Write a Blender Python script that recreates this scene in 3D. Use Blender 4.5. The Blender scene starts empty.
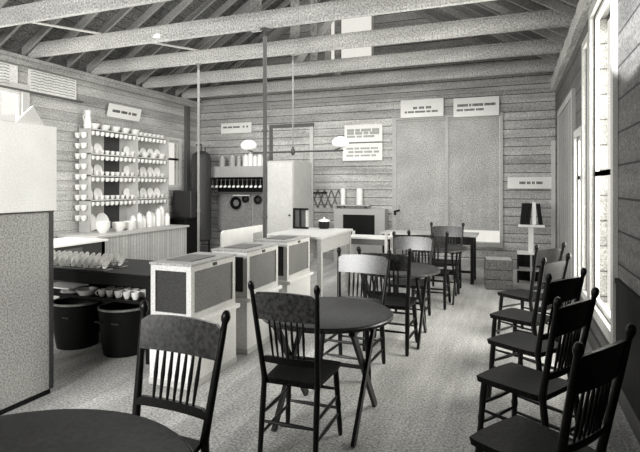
import bpy, bmesh, math, random
from mathutils import Vector, Matrix
random.seed(7)
scene = bpy.context.scene
COL = scene.collection
PI = math.pi
XL, XR, YB, YF = -7.07, 0.76, 10.35, -1.6
ZP = 3.60           # underside of the tie beams
RX = -3.155         # ridge
KR = 0.62           # roof pitch

# ------------------------------------------------------------------ materials
def tint(g):
    return (g, g * 0.995, g * 0.965, 1)

def mat(name, g, rough=0.6, grain=0.36, scale=90.0, spec=0.3, streak=None, lines=None, metal=0.0, bump=0.0, patch=0.12):
    m = bpy.data.materials.new(name); m.use_nodes = True
    nt = m.node_tree; N = nt.nodes; L = nt.links
    b = N['Principled BSDF']
    b.inputs['Roughness'].default_value = rough
    b.inputs['Specular IOR Level'].default_value = spec
    b.inputs['Metallic'].default_value = metal
    tc = N.new('ShaderNodeTexCoord')
    def noise(sc, det, vec=None):
        n = N.new('ShaderNodeTexNoise'); n.inputs['Scale'].default_value = sc; n.inputs['Detail'].default_value = det
        L.new(vec or tc.outputs['Object'], n.inputs['Vector']); return n.outputs['Fac']
    def mapr(sock, lo, hi, a=0.25, c=0.75):
        r = N.new('ShaderNodeMapRange'); r.inputs[1].default_value = a; r.inputs[2].default_value = c
        r.inputs[3].default_value = lo; r.inputs[4].default_value = hi; L.new(sock, r.inputs[0]); return r.outputs[0]
    def mul(a, c):
        x = N.new('ShaderNodeMath'); x.operation = 'MULTIPLY'; L.new(a, x.inputs[0])
        if isinstance(c, float): x.inputs[1].default_value = c
        else: L.new(c, x.inputs[1])
        return x.outputs[0]
    fac = mapr(noise(scale, 2), 1 - grain, 1 + grain, 0.3, 0.7)
    fac = mul(fac, mapr(noise(1.7, 3), 1 - patch, 1 + patch))
    if streak:                                  # wood figure stretched along one axis
        mp = N.new('ShaderNodeMapping'); L.new(tc.outputs['Object'], mp.inputs[0])
        mp.inputs['Scale'].default_value = streak
        fac = mul(fac, mapr(noise(1.0, 4, mp.outputs[0]), 0.72, 1.28))
    if lines:                                   # board joints: (axis, pitch, width, darkness)
        ax, pitch, wid, dk = lines
        sp = N.new('ShaderNodeSeparateXYZ'); L.new(tc.outputs['Object'], sp.inputs[0])
        q = mul(sp.outputs[ax], 1.0 / pitch)
        fr = N.new('ShaderNodeMath'); fr.operation = 'FRACT'; L.new(q, fr.inputs[0])
        lt = N.new('ShaderNodeMath'); lt.operation = 'LESS_THAN'; L.new(fr.outputs[0], lt.inputs[0]); lt.inputs[1].default_value = wid
        fl = N.new('ShaderNodeMath'); fl.operation = 'FLOOR'; L.new(q, fl.inputs[0])
        wn = N.new('ShaderNodeTexWhiteNoise'); wn.noise_dimensions = '1D'; L.new(fl.outputs[0], wn.inputs['W'])
        fac = mul(fac, mapr(wn.outputs[0], 0.88, 1.12, 0, 1))
        fac = mul(fac, mapr(lt.outputs[0], 1.0, dk, 0, 1))
    mx = N.new('ShaderNodeMix'); mx.data_type = 'RGBA'; mx.blend_type = 'MULTIPLY'; mx.inputs[0].default_value = 1
    mx.inputs[6].default_value = tint(g); L.new(fac, mx.inputs[7])
    L.new(mx.outputs[2], b.inputs['Base Color'])
    if bump:
        bp = N.new('ShaderNodeBump'); bp.inputs['Strength'].default_value = bump; bp.inputs['Distance'].default_value = 0.01
        L.new(fac, bp.inputs['Height']); L.new(bp.outputs[0], b.inputs['Normal'])
    return m

def glass_mat(name):
    m = bpy.data.materials.new(name); m.use_nodes = True
    nt = m.node_tree; nt.nodes.clear()
    o = nt.nodes.new('ShaderNodeOutputMaterial'); mx = nt.nodes.new('ShaderNodeMixShader')
    t = nt.nodes.new('ShaderNodeBsdfTransparent'); g = nt.nodes.new('ShaderNodeBsdfGlossy')
    t.inputs[0].default_value = tint(0.97); g.inputs['Roughness'].default_value = 0.05
    mx.inputs[0].default_value = 0.06
    nt.links.new(t.outputs[0], mx.inputs[1]); nt.links.new(g.outputs[0], mx.inputs[2]); nt.links.new(mx.outputs[0], o.inputs[0])
    return m

M = {}
M['floor'] = mat('floor_boards', 0.39, 0.75, 0.5, 60, 0.2, streak=(6, 0.8, 1), lines=(0, 0.14, 0.03, 0.92), patch=0.15)
M['wall_back'] = mat('pale_shiplap', 0.42, 0.7, 0.36, 45, 0.2, streak=(0.8, 0.8, 9), lines=(2, 0.168, 0.09, 0.22))
M['wall_left'] = mat('left_shiplap', 0.42, 0.7, 0.36, 45, 0.2, streak=(0.8, 0.8, 12), lines=(2, 0.168, 0.08, 0.6))
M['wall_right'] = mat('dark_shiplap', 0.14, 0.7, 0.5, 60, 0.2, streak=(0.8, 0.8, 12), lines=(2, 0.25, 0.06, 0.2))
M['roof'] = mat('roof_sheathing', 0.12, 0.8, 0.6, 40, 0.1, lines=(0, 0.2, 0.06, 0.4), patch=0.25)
M['rafter'] = mat('rafter_wood', 0.30, 0.8, 0.3, 60, 0.1)
M['beam'] = mat('beam_wood', 0.41, 0.75, 0.5, 45, 0.15, streak=(0.7, 6, 8))
M['rough_beam'] = mat('rough_plate_wood', 0.62, 0.8, 0.35, 35, 0.1, bump=0.4)
M['vboard'] = mat('upright_boards', 0.30, 0.7, 0.36, 60, 0.2, lines=(1, 0.3, 0.06, 0.3))
M['shade_dark'] = mat('painted_shade_dark', 0.02, 0.7, 0.4, 60, 0.1)  # near-black, shade of the near right corner put into colour
M['cabgrey'] = mat('cabinet_grey_paint', 0.42, 0.6, 0.45, 80)
M['trim'] = mat('pale_trim', 0.62, 0.5, 0.15, 80)
M['lath'] = mat('lath_strips', 0.8, 0.6, 0.2, 60)
M['lath_dark'] = mat('lath_shadow', 0.18, 0.8, 0.25, 60)
M['blind'] = mat('grey_blind_cloth', 0.42, 0.85, 0.45, 48, 0.1, patch=0.2)
M['dark'] = mat('dark_wood', 0.008, 0.33, 0.4, 60, 0.25, streak=(3, 3, 14))
M['dark_top'] = mat('dark_table_wood', 0.020, 0.45, 0.7, 45, 0.16, streak=(14, 1.5, 3), patch=0.35)
M['brown'] = mat('oak_press_back', 0.045, 0.27, 0.6, 45, 0.5, patch=0.3)
M['blackiron'] = mat('black_iron', 0.005, 0.55, 0.4, 60, 0.2)
M['iron'] = mat('grey_iron', 0.035, 0.5, 0.35, 60, 0.4)
M['pole'] = mat('painted_pipe', 0.22, 0.45, 0.2, 80)
M['darkpole'] = mat('dark_pipe', 0.06, 0.45, 0.2, 80)
M['white'] = mat('white_paint', 0.70, 0.45, 0.14, 80)
M['offwhite'] = mat('offwhite_paint', 0.52, 0.5, 0.18, 80)
M['pale'] = mat('pale_grey_paint', 0.43, 0.55, 0.22, 80)
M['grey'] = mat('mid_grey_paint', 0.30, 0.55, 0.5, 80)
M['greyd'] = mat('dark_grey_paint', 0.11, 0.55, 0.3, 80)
M['china'] = mat('white_china', 0.86, 0.25, 0.08, 90, 0.5)
M['paper'] = mat('cream_paper', 0.82, 0.8, 0.08, 90, 0.1)
M['ink'] = mat('black_ink', 0.05, 0.8, 0.3, 90, 0.1)
M['inkl'] = mat('faded_ink', 0.28, 0.8, 0.3, 90, 0.1)
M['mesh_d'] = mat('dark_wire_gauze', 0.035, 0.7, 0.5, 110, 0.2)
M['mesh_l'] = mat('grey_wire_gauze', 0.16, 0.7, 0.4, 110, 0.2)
M['bead'] = mat('beaded_boarding', 0.50, 0.6, 0.2, 80, lines=(1, 0.07, 0.2, 0.62))
M['basket'] = mat('rough_box_wood', 0.15, 0.8, 0.4, 40, 0.1)
M['globe'] = mat('opal_glass', 0.95, 0.3, 0.03, 40, 0.4)
M['tin'] = mat('dull_tin', 0.45, 0.3, 0.25, 60, 0.5, metal=0.6)
M['glass'] = glass_mat('window_glass')
M['seat'] = mat('dark_cane_seat', 0.010, 0.5, 0.9, 70, 0.12, patch=0.3)

# ------------------------------------------------------------------ mesh builder
class MB:
    def __init__(s): s.bm = bmesh.new()
    def box(s, x0, x1, y0, y1, z0, z1, bev=0.0, m=None):
        vs = [s.bm.verts.new((x, y, z)) for z in (z0, z1) for y in (y0, y1) for x in (x0, x1)]
        fs = [(0, 2, 3, 1), (4, 5, 7, 6), (0, 1, 5, 4), (2, 6, 7, 3), (0, 4, 6, 2), (1, 3, 7, 5)]
        fa = [s.bm.faces.new([vs[i] for i in f]) for f in fs]
        if bev:
            ed = list({e for f in fa for e in f.edges})
            r = bmesh.ops.bevel(s.bm, geom=ed, offset=bev, segments=2, affect='EDGES', profile=0.5)
            vs = list({v for f in r['faces'] for v in f.verts} | {v for v in vs if v.is_valid})
        if m: bmesh.ops.transform(s.bm, matrix=m, verts=[v for v in vs if v.is_valid])
        return s
    def tube(s, p, q, r0, r1=None, n=8, cap=True):
        p = Vector(p); q = Vector(q); r1 = r0 if r1 is None else r1
        d = (q - p).normalized(); a = d.orthogonal().normalized(); b = d.cross(a)
        A = [s.bm.verts.new(p + (a * math.cos(2*PI*i/n) + b * math.sin(2*PI*i/n)) * r0) for i in range(n)]
        B = [s.bm.verts.new(q + (a * math.cos(2*PI*i/n) + b * math.sin(2*PI*i/n)) * r1) for i in range(n)]
        for i in range(n):
            s.bm.faces.new((A[i], A[(i+1) % n], B[(i+1) % n], B[i]))
        if cap: s.bm.faces.new(A[::-1]); s.bm.faces.new(B)
        return s
    def turned(s, p, q, prof, n=10):
        """turned spindle: prof = [(fraction along p-q, radius)...]"""
        p = Vector(p); q = Vector(q); d = (q - p).normalized(); a = d.orthogonal().normalized(); b = d.cross(a)
        rings = []
        for t, r in prof:
            c = p.lerp(q, t)
            rings.append([s.bm.verts.new(c + (a * math.cos(2*PI*i/n) + b * math.sin(2*PI*i/n)) * r) for i in range(n)])
        for A, B in zip(rings, rings[1:]):
            for i in range(n): s.bm.faces.new((A[i], A[(i+1) % n], B[(i+1) % n], B[i]))
        s.bm.faces.new(rings[0][::-1]); s.bm.faces.new(rings[-1])
        return s
    def lathe(s, prof, c=(0, 0, 0), n=16, closed_ends=True):
        rings = []
        for r, z in prof:
            r = max(r, 0.0004)
            rings.append([s.bm.verts.new((c[0] + r*math.cos(2*PI*i/n), c[1] + r*math.sin(2*PI*i/n), c[2] + z)) for i in range(n)])
        for A, B in zip(rings, rings[1:]):
            for i in range(n): s.bm.faces.new((A[i], A[(i+1) % n], B[(i+1) % n], B[i]))
        if closed_ends: s.bm.faces.new(rings[0][::-1]); s.bm.faces.new(rings[-1])
        return s
    def prism(s, pts, d):
        """polygon (list of 3-D points) pushed along vector d"""
        d = Vector(d); A = [s.bm.verts.new(Vector(p)) for p in pts]; B = [s.bm.verts.new(Vector(p) + d) for p in pts]
        n = len(pts); s.bm.faces.new(A[::-1]); s.bm.faces.new(B)
        for i in range(n): s.bm.faces.new((A[i], A[(i+1) % n], B[(i+1) % n], B[i]))
        return s
    def build(s, name, m, parent=None, smooth=False, label=None):
        bmesh.ops.recalc_face_normals(s.bm, faces=s.bm.faces)
        me = bpy.data.meshes.new(name); s.bm.to_mesh(me); s.bm.free()
        me.materials.append(m)
        if smooth:
            for p in me.polygons: p.use_smooth = True
            try: me.set_sharp_from_angle(angle=math.radians(40))
            except Exception: pass
        o = bpy.data.objects.new(name, me); COL.objects.link(o)
        if parent: o.parent = parent
        if label: o['label'] = label
        return o

def tag(o, label, cat, group=None):
    o['label'] = label; o['category'] = cat
    if group: o['group'] = group
    return o
def thing(name, label, cat, loc=(0, 0, 0), rz=0.0, group=None):
    o = bpy.data.objects.new(name, None); COL.objects.link(o); o.empty_display_size = 0.1
    o.location = loc; o.rotation_euler = (0, 0, rz)
    return tag(o, label, cat, group)
def struct(name, b, m, parent=None):
    o = b.build(name, m, parent)
    if parent is None: o['kind'] = 'structure'
    return o
def copy_tree(o, parent=None):
    c = o.copy(); COL.objects.link(c)
    if parent: c.parent = parent
    for ch in list(o.children): copy_tree(ch, c)
    return c
def dup(o, label, loc, rz=0.0, group=None):
    c = copy_tree(o); c.location = loc; c.rotation_euler = (0, 0, rz); c['label'] = label
    if group: c['group'] = group
    return c

def wall_cells(b, fixed, t, u0, u1, z0, z1, holes, axis):
    us = sorted({u0, u1, *[h[0] for h in holes], *[h[1] for h in holes]})
    zs = sorted({z0, z1, *[h[2] for h in holes], *[h[3] for h in holes]})
    for a, c in zip(us, us[1:]):
        for d, e in zip(zs, zs[1:]):
            mu, mz = (a+c)/2, (d+e)/2
            if any(h[0] < mu < h[1] and h[2] < mz < h[3] for h in holes): continue
            lo, hi = min(fixed, fixed+t), max(fixed, fixed+t)
            if axis == 'x': b.box(lo, hi, a, c, d, e)
            else: b.box(a, c, lo, hi, d, e)

# ------------------------------------------------------------------ the shell
struct('wall_front', MB().box(XL-0.12, XR+0.12, YF-0.12, YF, 0, 6.3), M['wall_left'])
struct('floor', MB().box(XL, XR, YF, YB, -0.1, 0), M['floor'])

back_win = (-2.25, -0.22, 0.49, 2.98)
gable = (-3.75, -2.79, 4.37, 5.38)
b = MB(); wall_cells(b, YB, 0.12, XL-0.12, XR+0.12, 0, ZP, [back_win], 'y'); struct('wall_back', b, M['wall_back'])
# gable above the plate, with an opening
zr = ZP + KR*(RX-XL)
b = MB()
def zroof(x): return ZP + 0.16 + KR*((x-XL) if x < RX else (XR-x))
for x0, x1, z0 in ((XL, gable[0], ZP), (gable[1], XR, ZP)):
    pts = [(x0, YB, z0), (x1, YB, z0), (x1, YB, zroof(x1)), (x0, YB, zroof(x0))]
    b.prism(pts, (0, 0.12, 0))
b.prism([(gable[0], YB, ZP), (gable[1], YB, ZP), (gable[1], YB, gable[2]), (gable[0], YB, gable[2])], (0, 0.12, 0))
b.prism([(gable[0], YB, gable[3]), (gable[1], YB, gable[3]), (gable[1], YB, zroof(gable[1])), (RX, YB, zr+0.16), (gable[0], YB, zroof(gable[0]))], (0, 0.12, 0))
struct('wall_gable', b, M['wall_back'])

lw_near = (3.7, 5.55, 1.0, 3.05)
lw_far = (9.06, 9.46, 1.58, 2.61)
b = MB(); wall_cells(b, XL, -0.12, YF, YB, 0, ZP, [lw_near, lw_far], 'x'); struct('wall_left', b, M['wall_left'])
rw1 = (4.50, 5.62, 0.45, 3.28)
rw2 = (5.84, 6.18, 0.45, 3.10)
rw3 = (6.38, 6.95, 0.45, 2.20)
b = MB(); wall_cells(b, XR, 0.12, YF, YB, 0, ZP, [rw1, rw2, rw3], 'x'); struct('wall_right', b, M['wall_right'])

# roof: two slopes of sheathing with rafters under them
b = MB(); e = 0.3
b.prism([(XL-e, YF, ZP-KR*e+0.14), (RX, YF, zr+0.14), (RX, YF, zr+0.2), (XL-e, YF, ZP-KR*e+0.2)], (0, YB-YF+0.3, 0))
b.prism([(XR+e, YF, ZP-KR*e+0.14), (RX, YF, zr+0.14), (RX, YF, zr+0.2), (XR+e, YF, ZP-KR*e+0.2)], (0, YB-YF+0.3, 0))
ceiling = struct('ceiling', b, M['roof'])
y = 2.2
while y < YB-0.1:
    for xe in (XL, XR):
        MB().prism([(xe, y, ZP+0.02), (RX, y, zr+0.02), (RX, y, zr+0.139), (xe, y, ZP+0.139)], (0, 0.045, 0)).build('rafter', M['rafter'], ceiling)
    y += 0.42
MB().box(RX-0.02, RX+0.02, YF, YB, zr-0.02, zr+0.13).build('ridge_board', M['rafter'], ceiling)

# wall plates
struct('trim_1', MB().box(XL+0.001, XL+0.1, YF, YB-0.001, ZP-0.15, ZP-0.001, 0.01), M['wall_left'])
b = MB(); n = 40
rings = []
for i in range(n+1):
    yy = YF + (YB-0.002-YF)*i/n; j = lambda: random.uniform(-0.012, 0.012)
    rings.append([b.bm.verts.new(p) for p in ((XR-0.001, yy, ZP-0.215), (XR-0.075+j(), yy, ZP-0.20+j()), (XR-0.08+j(), yy, ZP-0.002), (XR-0.001, yy, ZP-0.002))])
for A, B in zip(rings, rings[1:]):
    for i in range(4): b.bm.faces.new((A[i], A[(i+1) % 4], B[(i+1) % 4], B[i]))
b.bm.faces.new(rings[0]); b.bm.faces.new(rings[-1][::-1])
struct('trim_2', b, M['rough_beam'])
struct('trim_3', MB().box(XL, XR, YB-0.06, YB-0.001, ZP-0.16, ZP-0.001), M['wall_back'])
struct('trim_4', MB().box(XR-0.07, XR-0.002, YB-0.075, YB-0.002, 0, 2.45), M['trim'])      # pale corner strip
struct('trim_5', MB().box(XL+0.001, XL+0.08, 9.66, 9.78, 0, 3.44), M['greyd'])             # dark post by the back left corner
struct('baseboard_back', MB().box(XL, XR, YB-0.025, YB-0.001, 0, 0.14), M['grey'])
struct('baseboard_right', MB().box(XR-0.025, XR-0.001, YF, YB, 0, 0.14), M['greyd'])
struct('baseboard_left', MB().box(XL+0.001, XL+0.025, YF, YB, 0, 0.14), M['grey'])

struct('trim_9', MB().box(XR-0.022, XR-0.001, YF, 4.36, 0.141, 0.86).box(XR-0.03, XR-0.001, YF, 4.36, 0.86, 0.9), M['shade_dark'])  # added panel, its near-black colour puts shade on the lower right wall

# lath vents under the eaves, left
for k, (y0, y1) in enumerate(((3.2, 5.47), (5.66, 6.57))):
    o = struct('trim_%d' % (6+k), MB().box(XL+0.002, XL+0.03, y0, y1, 3.09, 3.43), M['lath'])
    for i in range(7):
        z = 3.125+i*0.045; bb = MB(); yy = y0+0.03
        while yy < y1-0.16:
            bb.prism([(XL+0.031, yy, z), (XL+0.031, yy+0.07, z+0.012), (XL+0.031, yy+0.14, z), (XL+0.031, yy+0.14, z+0.009), (XL+0.031, yy+0.07, z+0.021), (XL+0.031, yy, z+0.009)], (0.004, 0, 0))
            yy += 0.14
        bb.build('lath_gap', M['lath_dark'], o)
struct('trim_8', MB().box(XL+0.002, XL+0.06, 2.0, 6.7, 3.055, 3.085), M['greyd'])

def wall_window(name, x, side, y0, y1, z0, z1, zmid, cw=0.1, shade=None):
    """sash window in a side wall; side = +1 when the room lies towards +X"""
    s = side; b = MB()
    for a, c, d, e in ((y0-cw, y0, z0-cw, z1+cw), (y1, y1+cw, z0-cw, z1+cw), (y0, y1, z1, z1+cw), (y0-0.02, y1+0.02, z0-cw, z0)):
        b.box(min(x+s*0.001, x+s*0.035), max(x+s*0.001, x+s*0.035), a, c, d, e)
    w = struct(name, b, M['trim'])
    lo, hi = sorted((x-s*0.045, x-s*0.01)); bb = MB(); t = 0.045
    for d, e in ((z0, zmid+t/2), (zmid-t/2, z1)):
        bb.box(lo, hi, y0, y0+t, d, e); bb.box(lo, hi, y1-t, y1, d, e)
        bb.box(lo, hi, y0+t, y1-t, d, d+t); bb.box(lo, hi, y0+t, y1-t, e-t, e)
    sa = bb.build('sash', M['white'], w)
    MB().box(x-s*0.03, x-s*0.026, y0+t, y1-t, z0+t, z1-t).build('pane', M['glass'], sa)
    return w
wall_window('window_1', XR, -1, *rw1, 1.72)
wall_window('window_2', XR, -1, *rw2, 1.70, 0.08)
wall_window('window_7', XR, -1, *rw3, 1.70, 0.08)
wall_window('window_3', XL, 1, *lw_far, 2.2, 0.07)
wall_window('window_4', XL, 1, *lw_near, 2.1, 0.12)
# wide double window in the back wall
x0, x1, z0, z1 = back_win
b = MB()
for a, c, d, e in ((x0-0.09, x0, z0-0.09, z1+0.05), (x1, x1+0.06, z0-0.09, z1+0.05), (x0, x1, z1, z1+0.05), (x0, x1, z0-0.09, z0)):
    b.box(a, c, YB-0.03, YB-0.001, d, e)
b.box(-1.25, -1.19, YB-0.045, YB+0.05, z0, z1)
w5 = struct('window_5', b, M['pale'])
MB().box(x0, x1, YB+0.05, YB+0.055, z0, z1).build('pane', M['glass'], w5)
for a, c, zb, lab in ((-2.245, -1.255, 0.55, 'pale grey cloth blind drawn down over the left half of the back window'),
                     (-1.185, -0.225, 0.74, 'pale grey cloth blind over the right half of the back window, ending above bright pane')):
    t = thing('window_blind', lab, 'blind', ((a+c)/2, YB-0.02, zb))
    w = (c-a)/2
    bb = MB(); nn = 14; rr = []
    for i in range(nn+1):
        xx = -w + 2*w*i/nn; oo = 0.006*math.sin(i*1.9)
        rr.append([bb.bm.verts.new((xx, oo, 0)), bb.bm.verts.new((xx, oo*0.4, (2.93-zb)/2)), bb.bm.verts.new((xx, 0, 2.93-zb))])
    for A, B in zip(rr, rr[1:]):
        for i in range(2): bb.bm.faces.new((A[i], B[i], B[i+1], A[i+1]))
    bb.build('cloth', M['blind'], t)
    MB().tube((-w, 0.0, 2.945-zb), (w, 0.0, 2.945-zb), 0.022).build('roller', M['pale'], t)
    MB().box(-w, w, -0.012, 0.008, -0.012, 0.012).build('hem_bar', M['pale'], t)
# gable window
b = MB(); gx0, gx1, gz0, gz1 = gable
for a, c, d, e in ((gx0-0.1, gx0, gz0-0.1, gz1+0.1), (gx1, gx1+0.05, gz0-0.1, gz1+0.1), (gx0, gx1, gz1, gz1+0.1), (gx0, gx1, gz0-0.1, gz0)):
    b.box(a, c, YB-0.03, YB-0.001, d, e)
w6 = struct('window_6', b, M['trim'])
MB().box(gx0, gx1, YB+0.05, YB+0.055, gz0, gz1).build('pane', M['glass'], w6)
# board door in the back wall
b = MB(); b.box(-5.12, -4.2, YB-0.03, YB-0.001, 0, 2.92)
d1 = struct('door_1', b, M['wall_back'])
MB().box(-4.2, -4.12, YB-0.05, YB-0.001, 0, 3.0).build('door_casing', M['offwhite'], d1)
MB().box(-5.2, -5.12, YB-0.05, YB-0.001, 0, 3.0).build('door_casing', M['greyd'], d1)
MB().box(-5.2, -4.12, YB-0.052, YB-0.001, 2.92, 3.0).build('door_casing', M['greyd'], d1)
MB().lathe([(0.0, 0), (0.03, 0.01), (0.03, 0.04), (0, 0.05)], (-4.3, YB-0.06, 1.0), 10).build('door_knob', M['iron'], d1)

d2 = struct('door_2', MB().box(XR-0.03, XR-0.001, 7.25, 9.2, 0, 2.75), M['vboard'])
for y in (7.13, 9.2): MB().box(XR-0.045, XR-0.001, y, y+0.12, 0, 2.85).build('door_casing', M['pale'], d2)
MB().box(XR-0.045, XR-0.001, 7.25, 9.2, 2.75, 2.85).build('door_casing', M['pale'], d2)

# ------------------------------------------------------------------ roof trusses
TY = [4.40, 5.65, 6.90, 8.25, 9.55]
TL = ['wooden roof truss nearest the camera with wide tie beam', 'second wooden roof truss from the camera, scrap of paper on its beam',
      'third wooden roof truss from the camera, lamp pipe hanging from it', 'fourth wooden roof truss, last but one before the back wall',
      'farthest wooden roof truss, close to the back wall']
for k, y in enumerate(TY):
    t = thing('roof_truss', TL[k], 'roof truss', (RX, y, ZP), 0, 'roof trusses')
    hw = (XR-XL)/2-0.005
    kz = 0.22
    MB().box(-hw, hw, 0, 0.06, 0.0, kz, 0.006).build('tie_beam', M['beam'], t)
    kx = -0.22 if k > 2 else 0.0
    MB().box(kx, kx+0.13, 0.061, 0.12, 0.0, zr-ZP-0.1).build('king_post', M['beam'], t)
    for s in (-1, 1):
        MB().prism([(s*(hw-0.5), 0.062, 0.1), (s*(hw-0.62), 0.062, 0.1), (s*0.1, 0.062, KR*hw-0.22), (s*0.1, 0.062, KR*hw-0.1)], (0, 0.05, 0)).build('principal_rafter', M['rafter'], t)
    if k == 3:
        MB().prism([(-0.66, 0.121, 0.16), (-0.52, 0.121, 0.16), (0.2, 0.121, 0.95), (0.06, 0.121, 0.95)], (0, 0.04, 0)).build('strut', M['trim'], t)
# thin diagonal brace under the first beams
b = MB(); p, q = Vector((-6.42, 4.42, ZP+0.221)), Vector((-4.62, 7.25, ZP+0.221)); d = (q-p).normalized(); a = Vector((d.y, -d.x, 0))*0.04
b.prism([p+a, q+a, q-a, p-a], (0, 0, 0.012))
tag(b.build('diagonal_brace', M['offwhite']), 'thin pale diagonal brace nailed under the near tie beams at left', 'brace')
o = tag(MB().prism([(0, 0, 0), (0.12, 0, -0.02), (0.14, 0, 0.03), (0.09, 0, 0.055), (0.03, 0, 0.04)], (0, -0.004, 0)).build('paper_scrap', M['paper']), 'small white scrap of paper stuck to second tie beam from the camera', 'paper')
o.location = (-4.66, TY[1]-0.002, ZP+0.06)

# ------------------------------------------------------------------ chairs
POST = [(0, 0.013), (0.03, 0.017), (0.25, 0.020), (0.36, 0.020), (0.42, 0.019), (0.46, 0.021), (0.5, 0.019), (0.72, 0.017), (0.90, 0.015), (0.945, 0.0135), (0.957, 0.019), (0.972, 0.022), (0.988, 0.019), (1.0, 0.009)]
LEG = [(0, 0.013), (0.06, 0.017), (0.2, 0.019), (0.4, 0.017), (0.48, 0.022), (0.53, 0.018), (0.8, 0.021), (1, 0.019)]
STR = [(0, 0.008), (0.3, 0.011), (0.5, 0.013), (0.7, 0.011), (1, 0.008)]
def make_chair(label, railm='brown'):
    t = thing('dining_chair', label, 'chair', group=None)
    # seat: saddle slab wider at the front
    b = MB(); rows = []
    for j in range(9):
        yy = -0.215 + 0.41*j/8; w = 0.215 - 0.03*j/8; row = []
        for i in range(9):
            f = -1 + 2*i/8
            rr = w*(1 - 0.05*(abs(2*j/8-1)**6))
            row.append((f*rr, yy - 0.012*(1-f*f)*(1 if j == 0 else 0), 0.45 - 0.010*(1-f*f)*(1-(2*j/8-1)**2)))
        rows.append(row)
    top = [[b.bm.verts.new(p) for p in r] for r in rows]; bot = [[b.bm.verts.new((p[0]*0.97, p[1]*0.97, 0.415)) for p in r] for r in rows]
    for j in range(8):
        for i in range(8):
            b.bm.faces.new((top[j][i], top[j][i+1], top[j+1][i+1], top[j+1][i]))
            b.bm.faces.new((bot[j][i], bot[j+1][i], bot[j+1][i+1], bot[j][i+1]))
    loop = [(0, i) for i in range(9)] + [(j, 8) for j in range(1, 9)] + [(8, i) for i in range(7, -1, -1)] + [(j, 0) for j in range(7, 0, -1)]
    for (a, c), (d, e) in zip(loop, loop[1:]+loop[:1]):
        b.bm.faces.new((top[a][c], bot[a][c], bot[d][e], top[d][e]))
    b.build('seat', M['seat'], t, True)
    pts = {}
    for s in (-1, 1):
        foot = Vector((s*0.192, 0.25, 0)); kn = Vector((s*0.186, 0.195, 0.45)); head = Vector((s*0.228, 0.305, 1.02))
        b = MB()
        b.turned(foot, kn, [(u*1/0.46, r) for u, r in POST if u <= 0.46]); b.turned(kn, head, [(0, 0.0205)] + [((u-0.46)/0.54, r) for u, r in POST if u > 0.46])
        b.build('back_post', M['dark'], t, True)
        pts[s] = (foot, kn, head)
        ft, tp = Vector((s*0.205, -0.20, 0)), Vector((s*0.178, -0.175, 0.418))
        MB().turned(ft, tp, LEG).build('leg', M['dark'], t, True)
        pts[s*2] = (ft, tp)
    # pressed top rail, bowed backwards
    def bow(z0, z1, thick, crest, name, m, depth=0.018):
        b = MB(); n = 14; rg = []
        for i in range(n+1):
            f = -1+2*i/n
            def at(z):
                k = (z-0.45)/0.57; P = pts[1][1].lerp(pts[1][2], k); return P.x*0.985*f, P.y
            za = z0; zb = z1 + crest*(1-f*f) - (0.02 if abs(f) > 0.99 else 0)
            xa, ya = at(za); xb, yb = at(zb); yo = depth*(1-f*f)
            rg.append([b.bm.verts.new(v) for v in ((xa, ya+yo-thick, za), (xb, yb+yo-thick, zb), (xb, yb+yo, zb), (xa, ya+yo, za))])
        for A, B in zip(rg, rg[1:]):
            for i in range(4): b.bm.faces.new((A[i], A[(i+1) % 4], B[(i+1) % 4], B[i]))
        b.bm.faces.new(rg[0]); b.bm.faces.new(rg[-1][::-1])
        return b.build(name, m, t, True)
    bow(0.80, 0.952, 0.018, 0.012, 'top_rail', M[railm])
    bow(0.545, 0.585, 0.018, 0.0, 'lower_rail', M['dark'])
    for i in range(7):
        f = (i-3)/3*0.56
        def at(z):
            k = (z-0.45)/0.57; P = pts[1][1].lerp(pts[1][2], k); return Vector((P.x*0.985*f, P.y+0.018*(1-f*f)-0.009, z))
        MB().turned(at(0.575), at(0.815), [(0, 0.006), (0.35, 0.0085), (0.5, 0.010), (0.65, 0.0085), (1, 0.006)], 8).build('spindle', M['dark'], t, True)
    def lv(k, z):
        a, c = pts[k][0], pts[k][1]; return a.lerp(c, z/(c.z-a.z))
    for z in (0.17, 0.29): MB().turned(lv(-2, z), lv(2, z), STR, 8).build('stretcher', M['dark'], t, True)
    for s in (-1, 1):
        for z in (0.14, 0.25): MB().turned(lv(s*2, z), lv(s, z), STR, 8).build('stretcher', M['dark'], t, True)
    MB().turned(lv(-1, 0.21), lv(1, 0.21), STR, 8).build('stretcher', M['dark'], t, True)
    return t

chair_b = make_chair('spindle-back wooden chair tucked behind the round table at bottom left corner', 'brown')
chair_b.location = (-1.505, 1.73, 0); chair_b.scale = (1.09, 1, 1); chair_b.rotation_euler = (0, 0, math.radians(-3))
cg = 'chairs around the round tables'; chair_b['group'] = cg
chair_d = dup(chair_b, 'dark spindle-back chair at the near side of the centre round table, back to camera', (-1.21, 2.85, 0), PI+0.02, cg); chair_d.scale = (0.90, 0.97, 1.035)
dup(chair_b, 'spindle-back chair with pale shining top rail at the far side of centre round table', (-1.30, 4.17, 0), -0.06, cg)
dup(chair_b, 'dark chair back to back with the pale-railed chair, at near side of middle round table', (-1.13, 4.93, 0), PI, cg)
dup(chair_b, 'chair with pale rail facing camera at the far side of the middle round table', (-1.16, 6.0, 0), 0.0, cg)
dup(chair_b, 'dark chair at the near side of the farthest round table, back to camera', (-1.02, 6.86, 0), PI, cg)
dup(chair_b, 'chair facing camera at the far side of the farthest round table, before long back table', (-0.96, 7.83, 0), 0.0, cg)
rg = 'chairs in a row along the right wall'
RL = ['chair nearest the camera in right wall row, seat cut by bottom edge', 'second chair from the camera in the slanted row along right wall',
      'third chair from the camera in the slanted row along right wall', 'fourth chair from the camera in the slanted row along right wall',
      'farthest chair in the slanted row along right wall']
chair_r = make_chair('x', 'dark')  # dark rail in place of brown puts these unlit backs' shade into colour
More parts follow.
